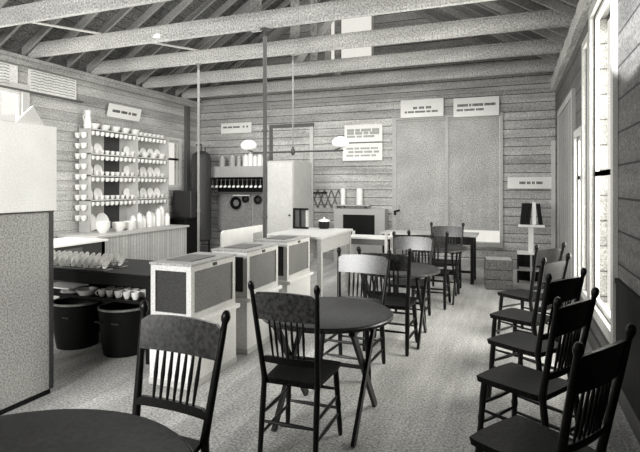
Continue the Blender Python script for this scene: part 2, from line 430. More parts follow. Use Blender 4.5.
PP = ((0.225, 2.07), (0.245, 2.87), (0.24, 3.68), (0.245, 4.5), (0.26, 5.55)); SS = ((-0.17, 2.40), (-0.23, 3.19), (-0.19, 3.9), (-0.19, 4.68), (-0.19, 5.53))
for k in range(5):
    fa = math.radians(146 + (0, 2, -2, 3, -6)[k]); F = Vector((math.cos(fa), math.sin(fa))); Lf = Vector((-F.y, F.x))
    c = (Vector(PP[k]) + F*0.305 - Lf*0.21)*0.6 + (Vector(SS[k]) - F*0.215 - Lf*0.195)*0.4
    if k == 0: o = chair_r
    else: o = copy_tree(chair_r)
    o['label'] = RL[k]; o['group'] = rg; o.location = (c.x, c.y, 0); o.rotation_euler = (0, 0, fa + PI/2); o.scale = (0.93, 1, 1)

# ------------------------------------------------------------------ round tables
def make_table(label, R, xf=0.27):
    t = thing('round_table', label, 'table')
    MB().lathe([(0, 0.705), (R-0.03, 0.705), (R-0.012, 0.708), (R-0.002, 0.716), (R, 0.724), (R-0.004, 0.734), (R-0.015, 0.74), (0, 0.74)], n=56).build('table_top', M['dark_top'], t, True)
    MB().lathe([(R-0.02, 0.7045), (R+0.003, 0.712), (R+0.003, 0.728), (R-0.004, 0.7345)], n=56, closed_ends=False).build('edge_band', M['brown'], t, True)
    for s in (-1, 1):
        for d in (-1, 1):
            a = Vector((s*xf+d*0.012, -d*0.31, 0)); c = Vector((s*xf+d*0.012, d*0.26, 0.704)); v = (c-a).normalized(); o = v.cross(Vector((1, 0, 0)))*0.026
            MB().prism([a+o-Vector((0.011, 0, 0)), a-o-Vector((0.011, 0, 0)), c-o-Vector((0.011, 0, 0)), c+o-Vector((0.011, 0, 0))], (0.022, 0, 0)).build('leg', M['dark'], t)
        MB().box(s*xf-0.02, s*xf+0.02, -0.3, 0.3, 0.675, 0.7045).build('batten', M['dark'], t)
    MB().tube((-xf, 0, 0.38), (xf, 0, 0.38), 0.014).build('stretcher', M['dark'], t)
    return t
t1 = make_table('large dark round table cut by the bottom left corner', 0.60, 0.33); t1.location = (-1.36, 0.92, 0)
t2 = make_table('dark round folding table in centre foreground with crossed legs', 0.45); t2.location = (-1.19, 3.24, 0)
dup(t2, 'round folding table in the middle of the row, behind centre table', (-1.14, 5.22, 0), 0)
dup(t2, 'farthest round folding table, just before the long back table', (-1.02, 7.22, 0), 0)
for o in [x for x in bpy.data.objects if x.name.startswith('round_table')]: o['group'] = 'round folding tables'

# ------------------------------------------------------------------ gauze-sided boxes on white pedestals
bl = ['gauze-sided white-framed box nearest the camera', 'middle one of three gauze-sided boxes in a row', 'farthest of three gauze-sided boxes, beside the long table']
pl = ['white pedestal under the gauze box nearest the camera', 'white pedestal under the middle gauze box', 'white pedestal under the farthest gauze box']
def make_case():
    t = thing('gauze_box', 'x', 'box', group='gauze-sided boxes')
    X0, X1, Y0, Y1, Hh, f = -0.195, 0.195, -0.335, 0.335, 0.43, 0.045
    b = MB()
    for sx in (X0, X1-f):
        for sy in (Y0, Y1-f): b.box(sx, sx+f, sy, sy+f, 0, Hh)
    for z0, z1 in ((0, 0.05), (Hh-0.045, Hh)):
        b.box(X0+f, X1-f, Y0, Y0+f, z0, z1); b.box(X0+f, X1-f, Y1-f, Y1, z0, z1)
        b.box(X0, X0+f, Y0+f, Y1-f, z0, z1); b.box(X1-f, X1, Y0+f, Y1-f, z0, z1)
    b.build('frame', M['offwhite'], t)
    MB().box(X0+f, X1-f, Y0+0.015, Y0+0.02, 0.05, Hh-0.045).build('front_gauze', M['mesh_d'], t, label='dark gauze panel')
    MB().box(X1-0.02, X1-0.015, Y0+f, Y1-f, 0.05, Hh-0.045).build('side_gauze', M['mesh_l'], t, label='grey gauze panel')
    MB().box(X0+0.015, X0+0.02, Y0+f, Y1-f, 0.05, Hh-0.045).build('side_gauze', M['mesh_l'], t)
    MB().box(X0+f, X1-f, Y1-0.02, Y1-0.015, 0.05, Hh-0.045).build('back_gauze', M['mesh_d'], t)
    ld = MB().box(X0-0.01, X1+0.01, Y0-0.01, Y1+0.01, Hh, Hh+0.018, 0.004).build('lid', M['grey'], t)
    MB().box(X0+0.06, X1-0.08, Y0+0.12, Y1-0.2, Hh+0.0181, Hh+0.026).build('lid_panel', M['greyd'], ld)
    MB().box(X1-0.001, X1+0.006, -0.03, 0.03, Hh-0.035, Hh-0.01).build('catch', M['iron'], ld)
    return t
def make_ped():
    t = thing('pedestal', 'x', 'pedestal', group='white pedestals')
    MB().box(-0.20, 0.20, -0.345, 0.345, 0.0, 0.50, 0.006).build('body', M['white'], t)
    MB().box(-0.21, 0.24, -0.35, 0.35, 0.50, 0.535, 0.004).build('top_board', M['white'], t)
    MB().box(-0.205, 0.205, -0.347, 0.347, 0.0, 0.05).build('plinth', M['offwhite'], t)
    return t
yc = (3.635, 4.525, 5.43)
for k in range(3):
    if k == 0: c0, p0 = make_case(), make_ped(); c, p = c0, p0
    else: c, p = copy_tree(c0), copy_tree(p0)
    c.location = (-2.545, yc[k], 0.535); p.location = (-2.545, yc[k], 0); c['label'] = bl[k]; p['label'] = pl[k]

# ------------------------------------------------------------------ long pale table beyond them
t = thing('long_table', 'long pale table running back from the row of gauze boxes', 'table', (-2.24, 5.9, 0))
MB().box(-0.85, 0, 0.0, 1.32, 0.92, 0.955, 0.005).build('table_top', M['offwhite'], t)
b = MB(); b.box(-0.05, -0.03, 0.04, 1.27, 0.74, 0.92); b.box(-0.82, -0.8, 0.04, 1.27, 0.74, 0.92); b.box(-0.8, -0.05, 1.25, 1.27, 0.74, 0.92); b.box(-0.8, -0.05, 0.04, 0.06, 0.74, 0.92)
b.build('apron', M['pale'], t)
for x in (-0.83, -0.075):
    for y in (0.03, 1.24): MB().box(x, x+0.055, y, y+0.055, 0, 0.92).build('leg', M['pale'], t)
# upright dark box and small pot on it
t = thing('wooden_box', 'small dark upright box with pale edge on the long pale table', 'box', (-2.98, 6.95, 0.956))
b = MB(); b.box(-0.12, 0.12, -0.02, 0.02, 0, 0.03); b.box(-0.12, 0.12, -0.02, 0.02, 0.28, 0.31); b.box(-0.12, -0.09, -0.02, 0.02, 0.03, 0.28); b.box(-0.015, 0.01, -0.02, 0.02, 0.03, 0.28)
b.build('frame', M['dark'], t); MB().box(0.09, 0.12, -0.021, 0.02, 0.03, 0.28).build('edge_strip', M['offwhite'], t); MB().box(-0.09, 0.09, 0.0, 0.012, 0.03, 0.28).build('back_panel', M['greyd'], t)
t = thing('small_pot', 'small dark pot with a white lid on the long pale table', 'pot', (-2.66, 7.1, 0.956))
MB().lathe([(0, 0), (0.07, 0), (0.085, 0.03), (0.08, 0.11), (0, 0.11)], n=18).build('body', M['dark'], t, True)
MB().lathe([(0.09, 0.11), (0.088, 0.125), (0.03, 0.145), (0.012, 0.15), (0.014, 0.17), (0, 0.175)], n=18).build('lid', M['china'], t, True)

# white sideboard table with raised posts
t = thing('side_table', 'small white-edged table with raised corner posts before the dark recess', 'table', (-2.13, 7.75, 0))
MB().box(-0.34, 0.34, -0.2, 0.2, 0.77, 0.80, 0.004).build('table_top', M['white'], t)
for x in (-0.34, 0.30):
    for y in (-0.21, 0.17): MB().box(x, x+0.04, y, y+0.04, 0, 0.86).build('corner_post', M['offwhite'], t)
MB().box(-0.3, 0.3, -0.19, -0.17, 0.68, 0.77).build('apron', M['greyd'], t)
# dark long table by the back window
t = thing('back_table', 'long dark table standing below the back window', 'table', (-1.33, 8.72, 0))
MB().box(-0.80, 0.80, -0.3, 0.3, 0.77, 0.80, 0.004).build('table_top', M['pale'], t)
b = MB(); b.box(-0.74, 0.74, -0.26, -0.24, 0.64, 0.77); b.box(-0.74, 0.74, 0.24, 0.26, 0.64, 0.77); b.build('apron', M['dark'], t)
for x in (-0.76, 0.70):
    for y in (-0.27, 0.21): MB().box(x, x+0.055, y, y+0.055, 0, 0.77).build('leg', M['dark'], t)
MB().box(-0.72, 0.72, -0.03, 0.03, 0.14, 0.18).build('stretcher', M['dark'], t)

# ------------------------------------------------------------------ left: tall cabinet
t = thing('tall_cabinet', 'tall cabinet with white upper half and grey lower half at left edge', 'cabinet', (-3.32, 2.87, 0))
MB().box(-0.62, 0, -1.5, 0, 0.04, 1.40, 0.004).build('lower_body', M['cabgrey'], t, label='grey lower half')
MB().box(-0.62, 0.012, -1.5, 0.03, 1.41, 2.06, 0.004).build('upper_body', M['china'], t, label='white upper half')
MB().box(-0.60, -0.01, -1.49, -0.01, 0, 0.04).build('plinth', M['blackiron'], t)
MB().box(-0.61, 0.006, -1.5, 0.012, 1.40, 1.41).build('joint_strip', M['iron'], t)
MB().box(0.0005, 0.008, -0.03, 0.004, 0.04, 1.40).build('corner_bead', M['iron'], t)
o = tag(MB().prism([(0, -0.14, 0), (0, 0.1, 0), (0, 0.0, 0.14)], (-0.02, 0, 0)).build('folded_card', M['paper']), 'small white folded card standing on top of the tall cabinet', 'card')
o.location = (-3.34, 2.72, 2.06)

# work table with a white top beyond it
t = thing('work_table', 'white-topped work table with dark apron behind the tall cabinet', 'table', (-5.35, 5.55, 0))
MB().box(-0.75, 0, -1.9, 0, 0.82, 0.85, 0.004).build('table_top', M['china'], t)
b = MB(); b.box(-0.05, -0.03, -1.86, -0.03, 0.6, 0.82); b.box(-0.72, -0.03, -0.05, -0.03, 0.6, 0.82); b.build('apron', M['iron'], t)
for x in (-0.72, -0.085):
    for y in (-1.86, -0.09): MB().box(x, x+0.055, y, y+0.055, 0, 0.82).build('leg', M['dark'], t)
for k, yy in enumerate((-1.3, -0.7)): MB().box(-0.03, -0.022, yy-0.02, yy+0.26, 0.65, 0.78).build('drawer_front', M['greyd'], t)

# black dish table with racks and tubs
t = thing('dish_table', 'black dish table with lower shelf between tall cabinet and gauze boxes', 'table', (-3.95, 4.0, 0))
MB().box(-0.95, 0.93, -0.38, 0.38, 0.77, 0.80, 0.004).build('table_top', M['blackiron'], t)
MB().box(-0.9, 0.88, -0.34, 0.34, 0.52, 0.545).build('shelf', M['blackiron'], t)
b = MB(); b.box(-0.9, 0.88, -0.36, -0.345, 0.68, 0.77); b.box(0.885, 0.9, -0.34, 0.34, 0.68, 0.77); b.build('apron', M['blackiron'], t)
b = MB(); b.box(-0.9, 0.88, 0.35, 0.365, 0.0, 0.77); b.build('back_panel', M['blackiron'], t)
for x in (-0.94, 0.88):
    for y in (-0.37, 0.32): MB().box(x, x+0.05, y, y+0.05, 0, 0.77).build('leg', M['blackiron'], t)
# racks holding rows of standing saucers
def saucer(r=0.062):
    b = MB(); b.lathe([(0, 0), (r*0.55, 0.0), (r*0.65, 0.004), (r, 0.014), (r, 0.018), (r*0.6, 0.008), (0, 0.006)], n=14)
    bmesh.ops.rotate(b.bm, verts=b.bm.verts, cent=(0, 0, 0), matrix=Matrix.Rotation(PI/2, 3, 'Y'))
    return b
s0 = None
for k, yy in enumerate((3.70, 3.90)):
    t = thing('plate_rack', ('wire rack of standing saucers at the front edge of black dish table', 'wire rack of standing saucers at the middle of black dish table')[k], 'rack', (-4.16, yy, 0.801))
    b = MB()
    for y in (-0.05, 0.05):
        for z in (0.006, 0.05): b.tube((-0.6, y, z), (0.6, y, z), 0.004, n=6)
    b.build('rail', M['tin'], t)
    for i in range(5): MB().tube((-0.6+0.3*i, -0.05, 0.006), (-0.6+0.3*i, 0.05, 0.006), 0.004, n=6).build('cross_wire', M['tin'], t)
    for i in range(15):
        if s0 is None: o = s0 = saucer().build('saucer', M['china'], None, True)
        else: o = s0.copy(); COL.objects.link(o)
        tag(o, ('white saucer standing in the front wire rack on black dish table', 'white saucer standing in the second wire rack on black dish table')[k], 'saucer', ('saucers in the front rack', 'saucers in the second rack')[k])
        o.location = (-4.70+0.078*i, yy, 0.80+0.076); o.rotation_euler = (0, random.uniform(0.3, 0.45), random.uniform(0.2, 0.35))

def cup_mesh(b, c, r=0.04, h=0.07, handle=True, ang=0.0):
    b.lathe([(0, 0), (r*0.55, 0), (r*0.62, 0.006), (r*0.9, h*0.45), (r, h), (r*0.94, h), (r*0.84, h*0.45), (r*0.5, 0.012), (0, 0.01)], c, 12)
    if handle:
        pr = None
        for i in range(7):
            a = -PI/2 + PI*i/6; p = Vector(c) + Vector(((r*0.9+math.cos(a)*0.022)*math.cos(ang), (r*0.9+math.cos(a)*0.022)*math.sin(ang), h*0.55+math.sin(a)*0.022))
            if pr is not None: b.tube(pr, p, 0.005, n=6)
            pr = p
    return b
cup0 = tag(cup_mesh(MB(), (0, 0, 0)).build('cup', M['china'], None, True), 'white cup in the cluster on the lower shelf of black dish table', 'cup', 'cups on the dish table shelf')
def cup(x, y, z, label, group, rot=0.0, hang=False, first=[True]):
    if first[0]: o = cup0; first[0] = False
    else: o = cup0.copy(); COL.objects.link(o)
    tag(o, label, 'cup', group); o.location = (x, y, z)
    o.rotation_euler = (0.0, 0.0, rot) if not hang else (0, hang, rot)
    return o
for i in range(5):
    for j in range(2):
        cup(-3.66+0.1*i, 3.72+0.11*j, 0.546, 'white cup in the cluster on the lower shelf of black dish table', 'cups on the dish table shelf', random.random()*6)
o = tag(MB().box(-0.20, 0.17, -0.12, 0.12, 0, 0.012).build('tray', M['china']), 'white flat tray at the left end of the dish table shelf', 'tray'); o.location = (-4.08, 3.68, 0.62)
t = thing('enamel_basin', 'upturned white basin under the tray on dish table shelf', 'basin', (-4.10, 3.78, 0.546))
MB().lathe([(0.105, 0), (0.115, 0.006), (0.085, 0.06), (0.075, 0.0735), (0, 0.0735)], n=20).build('bowl', M['grey'], t, True)
t = thing('enamel_dish', 'long white enamel dish at front of the dish table shelf', 'dish', (-3.86, 3.73, 0.546))
MB().lathe([(0, 0), (0.07, 0), (0.1, 0.05), (0.105, 0.055), (0.095, 0.055), (0.066, 0.01), (0, 0.01)], n=20).build('bowl', M['china'], t, True)
for k, (x, lab) in enumerate(((-4.10, 'black wash tub under the dish table, nearer the tall cabinet'), (-3.50, 'black wash tub under the dish table, nearer the gauze boxes'))):
    t = thing('wash_tub', lab, 'tub', (x, 3.84, 0), 0, 'wash tubs')
    MB().lathe([(0, 0), (0.19, 0), (0.22, 0.2), (0.235, 0.44), (0.225, 0.44), (0.2, 0.05), (0, 0.04)], n=28).build('body', M['blackiron'], t, True)
    MB().lathe([(0.232, 0.43), (0.245, 0.437), (0.245, 0.449), (0.232, 0.455), (0.226, 0.44)], n=28, closed_ends=False).build('rim', M['tin'], t, True)
    for s in (-1, 1): MB().tube((s*0.1-0.04, -0.232, 0.33), (s*0.1+0.04, -0.232, 0.33), 0.009).build('handle', M['iron'], t)

# ------------------------------------------------------------------ dish dresser on the left wall
t = thing('dish_dresser', 'wide open dish dresser full of white china on left wall', 'dresser', (XL+0.03, 6.62, 0))
Ly = 2.12
MB().box(0, 0.015, 0, Ly, 0.80, 2.66).build('back_panel', M['pale'], t)
tc_ = thing('dresser_counter', 'long pale counter with beaded front below the dish dresser', 'counter', (XL+0.03, 6.62, 0))
MB().box(0.0, 0.86, -0.45, Ly-0.12, 0.76, 0.799, 0.004).build('counter_top', M['offwhite'], tc_)
MB().box(0.0, 0.82, -0.42, Ly-0.16, 0.0, 0.76).build('counter_front', M['bead'], tc_)
ZS = (2.60, 2.17, 1.79, 1.36)
for z in ZS: MB().box(0.015, 0.25, 0, Ly, z-0.02, z).build('shelf', M['offwhite'], t)
for y in (0, Ly/2+0.1, Ly-0.03): MB().box(0.015, 0.25, y, y+0.03, 0.80, 2.58).build('upright', M['offwhite'], t)
MB().box(0.016, 0.022, 0.56, 0.94, 0.82, 2.55).build('dark_strip', M['iron'], t)
DX = XL+0.03; DY = 6.62
sh = ('top', 'second', 'third', 'lowest')
t = thing('tall_jug', 'tall white jug at the near end of the top dresser shelf', 'jug', (DX+0.14, DY+0.06, 2.60))
MB().lathe([(0, 0), (0.06, 0), (0.068, 0.06), (0.05, 0.2), (0.045, 0.25), (0.058, 0.31), (0.052, 0.31), (0.04, 0.25), (0, 0.24)], n=18).build('body', M['china'], t, True)
MB().tube((0, -0.05, 0.25), (0, -0.10, 0.2), 0.008, n=6).tube((0, -0.10, 0.2), (0, -0.06, 0.08), 0.008, n=6).build('handle', M['china'], t)
bowl0 = None
def bowl(x, y, z, label, group, s=1.0):
    global bowl0
    if bowl0 is None:
        bowl0 = MB().lathe([(0, 0), (0.04, 0), (0.045, 0.008), (0.075, 0.05), (0.085, 0.085), (0.079, 0.085), (0.066, 0.045), (0.035, 0.014), (0, 0.012)], n=16).build('bowl', M['china'], None, True); o = bowl0
    else: o = bowl0.copy(); COL.objects.link(o)
    tag(o, label, 'bowl', group); o.location = (x, y, z); o.scale = (s, s, s); return o
pl0 = None
def plate(x, y, z, label, group, lean=0.2, s=1.0):
    global pl0
    if pl0 is None: pl0 = saucer(0.13).build('plate', M['china'], None, True); o = pl0
    else: o = pl0.copy(); COL.objects.link(o)
    tag(o, label, 'plate', group); o.scale = (s, s, s); o.location = (x, y, z+0.13*s); o.rotation_euler = (0, -lean, 0); return o
for k, z in enumerate(ZS):
    # cups hanging in a row from hooks below the shelf
    for i in range(18):
        y = DY+0.09+i*0.114
        cup(DX+0.215, y, z-0.112, 'white cup hanging below the %s shelf of the dish dresser' % sh[k], 'cups hanging below the %s shelf' % sh[k], 0.2*((i % 3)-1)+PI/2, hang=0.0)
        # standing things on top
    for i in range(16):
        y = DY+0.10+i*0.127
        if k == 0 and 9 <= i: 
            bowl(DX+0.15, y, z, 'white bowl standing on the top shelf of the dish dresser', 'bowls on the top dresser shelf', 0.72)
        elif k == 0:
            if i % 2 == 0: bowl(DX+0.14, y+0.1, z, 'white bowl standing on the top shelf of the dish dresser', 'bowls on the top dresser shelf', 1.15)
        elif k == 1 and i >= 9:
            if i % 2 == 1: bowl(DX+0.14, y, z, 'large white bowl on the second shelf of the dresser', 'bowls on the second dresser shelf', 1.2)
        else:
            cup(DX+0.17, y, z, 'white cup standing on the %s shelf of the dish dresser' % sh[k], 'cups on the %s dresser shelf' % sh[k], random.random()*6)
    if k > 0:
        for y in (0.15, 0.365, 1.08+0.02, 1.33, 1.55, 1.77, 1.98): plate(DX+0.058, DY+y, z, 'white plate leaning at the back of the %s dresser shelf' % sh[k], 'plates on the %s dresser shelf' % sh[k], 0.18, 0.78)
for y in (0.17, 0.45): plate(DX+0.075, DY+y, 0.80, 'large white plate leaning at the back of the dresser counter', 'plates on the dresser counter', 0.2, 1.2)
for k, y in enumerate((0.02, 0.40, 0.66)):
    for j in range((3, 2, 2)[k]):
        bowl(DX+0.52, DY+y, 0.80+0.035*j, 'white bowl in the %s stack from the left on the dresser counter' % ('first', 'second', 'third')[k], 'bowls in the %s counter stack' % ('first', 'second', 'third')[k], 1.45)
jar0 = None
for k in range(8):
    h = (0.22, 0.26, 0.20, 0.28, 0.24, 0.32, 0.36, 0.22)[k]
    t = thing('storage_jar', 'x', 'jar', (DX+0.42+0.03*(k % 2), DY+0.86+0.135*k, 0.80), 0, 'white jars on the dresser counter')
    t['label'] = 'white lidded jar, %s from the left on the dresser counter' % ('first', 'second', 'third', 'fourth', 'fifth', 'sixth', 'seventh', 'last')[k]
    MB().lathe([(0, 0), (0.055, 0), (0.06, 0.01), (0.06, h-0.04), (0.045, h-0.02), (0.045, h), (0, h)], n=16).build('body', M['china'], t, True)
    MB().lathe([(0.05, h), (0.05, h+0.014), (0.012, h+0.02), (0.014, h+0.035), (0, h+0.04)], n=16).build('lid', M['china'], t, True)
# cups hung on the near end panel of the dresser
for i in range(9):
    for q, xx in enumerate((0.055, 0.185)):
        c = cup(DX+xx, 6.62-0.07, 1.0+0.178*i, ('white cup hung in the wall-side column on the dresser end panel', 'white cup hung in the front column on the dresser end panel')[q], ('wall-side column of cups on the dresser end', 'front column of cups on the dresser end')[q], PI/2, hang=0.0); c.scale = (1.3, 1.3, 1.3)

# ------------------------------------------------------------------ signs
def sign(label, loc, w, h, rz=0.0, tilt=0.0, lines=(), rot90=False, lm='ink', lean=0.0):
    t = thing('sign_board', label, 'sign', loc)
    t.rotation_euler = (lean, tilt, rz)
    MB().box(-w/2, w/2, -0.012, 0, -h/2, h/2).build('board', M['paper'], t)
    for (y, hh, segs) in lines:
        b = MB()
        for a, c in segs: b.box(a*w/2, c*w/2, -0.0145, -0.012, (y-hh)*h/2, (y+hh)*h/2)
        b.build('lettering', M[lm], t)
    return t
def words(spec, x0=-0.8, x1=0.8, gap=0.05):
    tot = sum(spec)+gap*(len(spec)-1); k = (x1-x0)/tot; out = []; x = x0
    for s in spec:
        # each word as a run of letter-like strokes
        n = max(1, round(s*k/0.055)); st = s*k/n
        for i in range(n): out.append((x+i*st, x+i*st+st*0.74))
        x += (s+gap)*k
    return out
sign('white sign with two lines of lettering above left blind', (-1.72, YB-0.065, 3.19), 0.87, 0.36, tilt=0.0, lines=[(0.05, 0.13, words([.2, .25, .25], -0.4, 0.45, 0.08)), (-0.4, 0.11, words([.12, .3, .5, .2, .3], -0.8, 0.75))])
sign('white sign with two lines of lettering above right blind', (-0.66, YB-0.065, 3.16), 0.86, 0.37, tilt=0.0, lines=[(0.2, 0.14, words([.5, .1, .5, .5], -0.82, 0.85)), (-0.3, 0.11, words([.25, .4, .3], -0.85, 0.35))])
sign('framed white notice, upper of two on the back wall', (-2.97, YB-0.03, 2.73), 0.84, 0.37, lines=[(0.35, 0.16, words([.3, .2, .4, .3], -0.85, 0.85)), (0.0, 0.16, words([.3, .3, .2, .4], -0.85, 0.85)), (-0.38, 0.12, words([.3, .2, .4], -0.85, 0.6))], lm='inkl')
sign('framed white notice, lower of two on the back wall', (-2.99, YB-0.03, 2.33), 0.88, 0.37, lines=[(0.4, 0.1, words([.3, .2, .4, .3], -0.8, 0.8)), (0.0, 0.12, words([.2, .3, .3, .2], -0.7, 0.85)), (-0.42, 0.1, words([.3, .2, .4, .2], -0.8, 0.7))], lm='inkl')
sign('white one-line sign at the right end of back wall', (0.31, YB-0.03, 1.66), 0.78, 0.22, lines=[(0.0, 0.22, words([.25, .15, .12, .25], -0.45, 0.6))])
sign('small white one-line sign above the range on back wall', (-6.08, YB-0.03, 2.97), 0.82, 0.24, lines=[(0.18, 0.17, words([.2, .22, .35], -0.85, 0.25)+words([.1, .1], 0.45, 0.8, 0.1))])
sign('white one-line sign leaning above the dish dresser', (XL+0.07, 7.68, 3.02), 0.86, 0.25, rz=PI/2, lean=0.25, tilt=0.0, lines=[(0.0, 0.2, words([.3, .25, .1, .2], -0.75, 0.75))])

# ------------------------------------------------------------------ back left: range boiler, stove, rack
t = thing('range_boiler', 'tall upright hot water boiler in the back left corner', 'boiler', (-6.56, 9.60, 0))
MB().lathe([(0.0, 0.35), (0.17, 0.36), (0.22, 0.40), (0.22, 2.22), (0.19, 2.32), (0.10, 2.38), (0, 2.40)], n=28).build('tank', M['iron'], t, True)
for a in (0.5, 2.6, 4.7): MB().tube((0.17*math.cos(a), 0.17*math.sin(a), 0), (0.17*math.cos(a), 0.17*math.sin(a), 0.4), 0.02).build('leg', M['blackiron'], t)
MB().tube((0, 0, 2.38), (0, 0, 2.55), 0.02).tube((0, 0, 2.54), (-0.2, 0.1, 2.54), 0.02).tube((0.1, 0, 2.3), (0.1, 0, 2.48), 0.018).build('pipe', M['darkpole'], t)
t = thing('cooking_stove', 'dark iron stove beside the boiler at left wall', 'stove', (-6.72, 9.10, 0))
MB().box(-0.26, 0.26, -0.22, 0.2, 0.14, 0.88, 0.02).build('body', M['blackiron'], t)
MB().box(-0.24, 0.24, 0.0, 0.2, 0.9, 1.5, 0.02).build('warming_closet', M['iron'], t)
MB().box(-0.29, 0.29, -0.25, 0.22, 0.88, 0.905).build('hob', M['blackiron'], t)
od = MB().box(-0.2, 0.2, -0.235, -0.22, 0.3, 0.72, 0.005).build('oven_door', M['iron'], t)
MB().tube((-0.15, -0.26, 0.66), (0.15, -0.26, 0.66), 0.01).build('handle', M['tin'], od)
for x in (-0.22, 0.22):
    for y in (-0.18, 0.16): MB().tube((x, y, 0), (x, y, 0.15), 0.025, 0.03).build('leg', M['blackiron'], t)

t = thing('kitchen_rack', 'large wall rack with deep top shelf for pots and utensils', 'rack', (-5.86, YB-0.002, 0))
MB().box(-0.72, 0.78, -0.42, 0, 2.02, 2.05).build('top_shelf', M['pale'], t)
MB().box(-0.72, 0.78, -0.44, -0.42, 1.80, 2.05).build('fascia', M['pale'], t)
MB().box(-0.72, 0.78, -0.03, 0, 1.45, 2.02).build('dark_back', M['blackiron'], t)
MB().box(-0.72, 0.78, -0.2, -0.03, 1.42, 1.46).build('lower_shelf', M['greyd'], t)
MB().box(-0.72, 0.78, -0.045, -0.03, 0.55, 1.42).build('lower_panel', M['grey'], t)
MB().box(0.22, 0.24, -0.055, -0.045, 0.55, 1.42).build('batten', M['pale'], t)
MB().tube((-0.7, -0.36, 1.74), (0.76, -0.36, 1.74), 0.012).build('utensil_rail', M['iron'], t)
for x in (-0.72, 0.76): MB().box(x, x+0.02, -0.42, -0.03, 1.6, 2.02).build('end_bracket', M['greyd'], t)
for i in range(12):
    tt = thing('ladle', 'tin ladle hanging from the utensil rail of the wall rack', 'ladle', (-6.50+0.113*i, YB-0.375, 1.74), 0, 'ladles on the utensil rail')
    MB().tube((0, 0, 0.02), (0, -0.01, -0.13), 0.006, n=6).build('handle', M['tin'], tt)
    b = MB(); b.lathe([(0, -0.03), (0.025, -0.022), (0.038, 0), (0.034, 0), (0.02, -0.018), (0, -0.024)], n=12); bmesh.ops.rotate(b.bm, verts=b.bm.verts, cent=(0, 0, 0), matrix=Matrix.Rotation(0.9, 3, 'X')); bmesh.ops.translate(b.bm, verts=b.bm.verts, vec=(0, -0.02, -0.15)); b.build('bowl', M['china'], tt, True)  # white bowl colour puts the glints on the tin
for k in range(8):
    x = (-6.32, -6.05, -5.88, -5.7, -5.58, -5.46, -5.34, -5.22)[k]; h = (0.2, 0.22, 0.2, 0.24, 0.27, 0.22, 0.24, 0.2)[k]; w = (0.07, 0.075, 0.055, 0.075, 0.065, 0.06, 0.06, 0.06)[k]
    tt = thing('canister', 'pale canister, %s from the left on top of the wall rack' % ('first', 'second', 'third', 'fourth', 'fifth', 'sixth', 'seventh', 'last')[k], 'canister', (x, YB-0.25, 2.051), 0, 'canisters on the wall rack')
    MB().lathe([(0, 0), (w, 0), (w, h), (w*0.8, h+0.01), (0, h+0.01)], n=16).build('body', M['china' if k > 2 else 'pale'], tt, True)
    MB().lathe([(w*0.84, h+0.01), (w*0.84, h+0.025), (0.012, h+0.03), (0.012, h+0.045), (0, h+0.045)], n=16).build('lid', M['tin'], tt, True)
for k, (x, z, r, lab) in enumerate(((-6.06, 1.2, 0.15, 'large shining frying pan hanging at left on the wall rack'), (-5.80, 1.30, 0.09, 'small dark pan hanging next to the large frying pan'),
                                  (-5.48, 1.28, 0.10, 'dark pan hanging right of the rack batten'), (-5.27, 1.27, 0.075, 'smallest dark pan at the right end of wall rack'))):
    tt = thing('frying_pan', lab, 'pan', (x, YB-0.06, z), 0, 'pans on the wall rack')
    b = MB(); b.lathe([(0, 0), (r*0.85, 0), (r, 0.04), (r*0.95, 0.04), (r*0.8, 0.008), (0, 0.006)], n=22); bmesh.ops.rotate(b.bm, verts=b.bm.verts, cent=(0, 0, 0), matrix=Matrix.Rotation(PI/2, 3, 'X')); b.build('pan', M['blackiron'], tt, True)
    b = MB(); b.lathe([(0, 0.0085), (r*0.5, 0.0085), (r*0.5, 0.012), (0, 0.012)], n=22); bmesh.ops.rotate(b.bm, verts=b.bm.verts, cent=(0, 0, 0), matrix=Matrix.Rotation(PI/2, 3, 'X')); b.build('bottom', M['tin' if k == 0 else 'iron'], tt, True)  # tin disc puts the large pan's bright reflection into its colour
    MB().tube((0, -0.02, r*0.95), (0, -0.015, r+0.1), 0.009).build('handle', M['iron'], tt)
o = tag(MB().box(-0.22, 0.22, -0.14, 0, 0, 0.025).build('pan_shelf', M['china']), 'short white shelf board above the small pan on wall rack', 'shelf'); o.location = (-5.86, YB-0.05, 1.40-0.03)

# white low partition board before it
t = thing('splash_board', 'long white upright board with rounded corner behind the gauze boxes', 'board', (-3.6, 5.75, 0))
b = MB(); pts = [(0, 0, 0.35), (0, 1.15, 0.35), (0, 1.15, 1.0)] + [(0, 0.06-0.06*math.sin(a), 0.94+0.06*math.cos(a)) for a in (0, PI/6, PI/3, PI/2)]
b.prism(pts, (-0.03, 0, 0)); b.build('panel', M['china'], t)
b = MB()
for a in (0, 1.09): b.box(-0.03, 0.0, a, a+0.06, 0, 0.35)
b.build('foot', M['offwhite'], t)
MB().box(0.0, 0.006, 0.85, 1.12, 0.74, 0.9).build('stain', M['pale'], t)
# tall pale cupboard
t = thing('tall_cupboard', 'tall plain pale cupboard standing before the back door', 'cupboard', (-3.99, 8.35, 0))
MB().box(-0.27, 0.27, 0, 0.88, 0.08, 2.07, 0.006).build('body', M['pale'], t)
dr = MB().box(-0.25, 0.25, -0.02, 0, 0.12, 2.03, 0.004).build('door', M['offwhite'], t)
MB().lathe([(0, 0), (0.018, 0.0), (0.018, 0.03), (0, 0.03)], (0.2, -0.035, 1.05), 10).build('knob', M['iron'], dr)
MB().box(-0.25, 0.25, 0.02, 0.86, 0, 0.08).build('plinth', M['grey'], t)

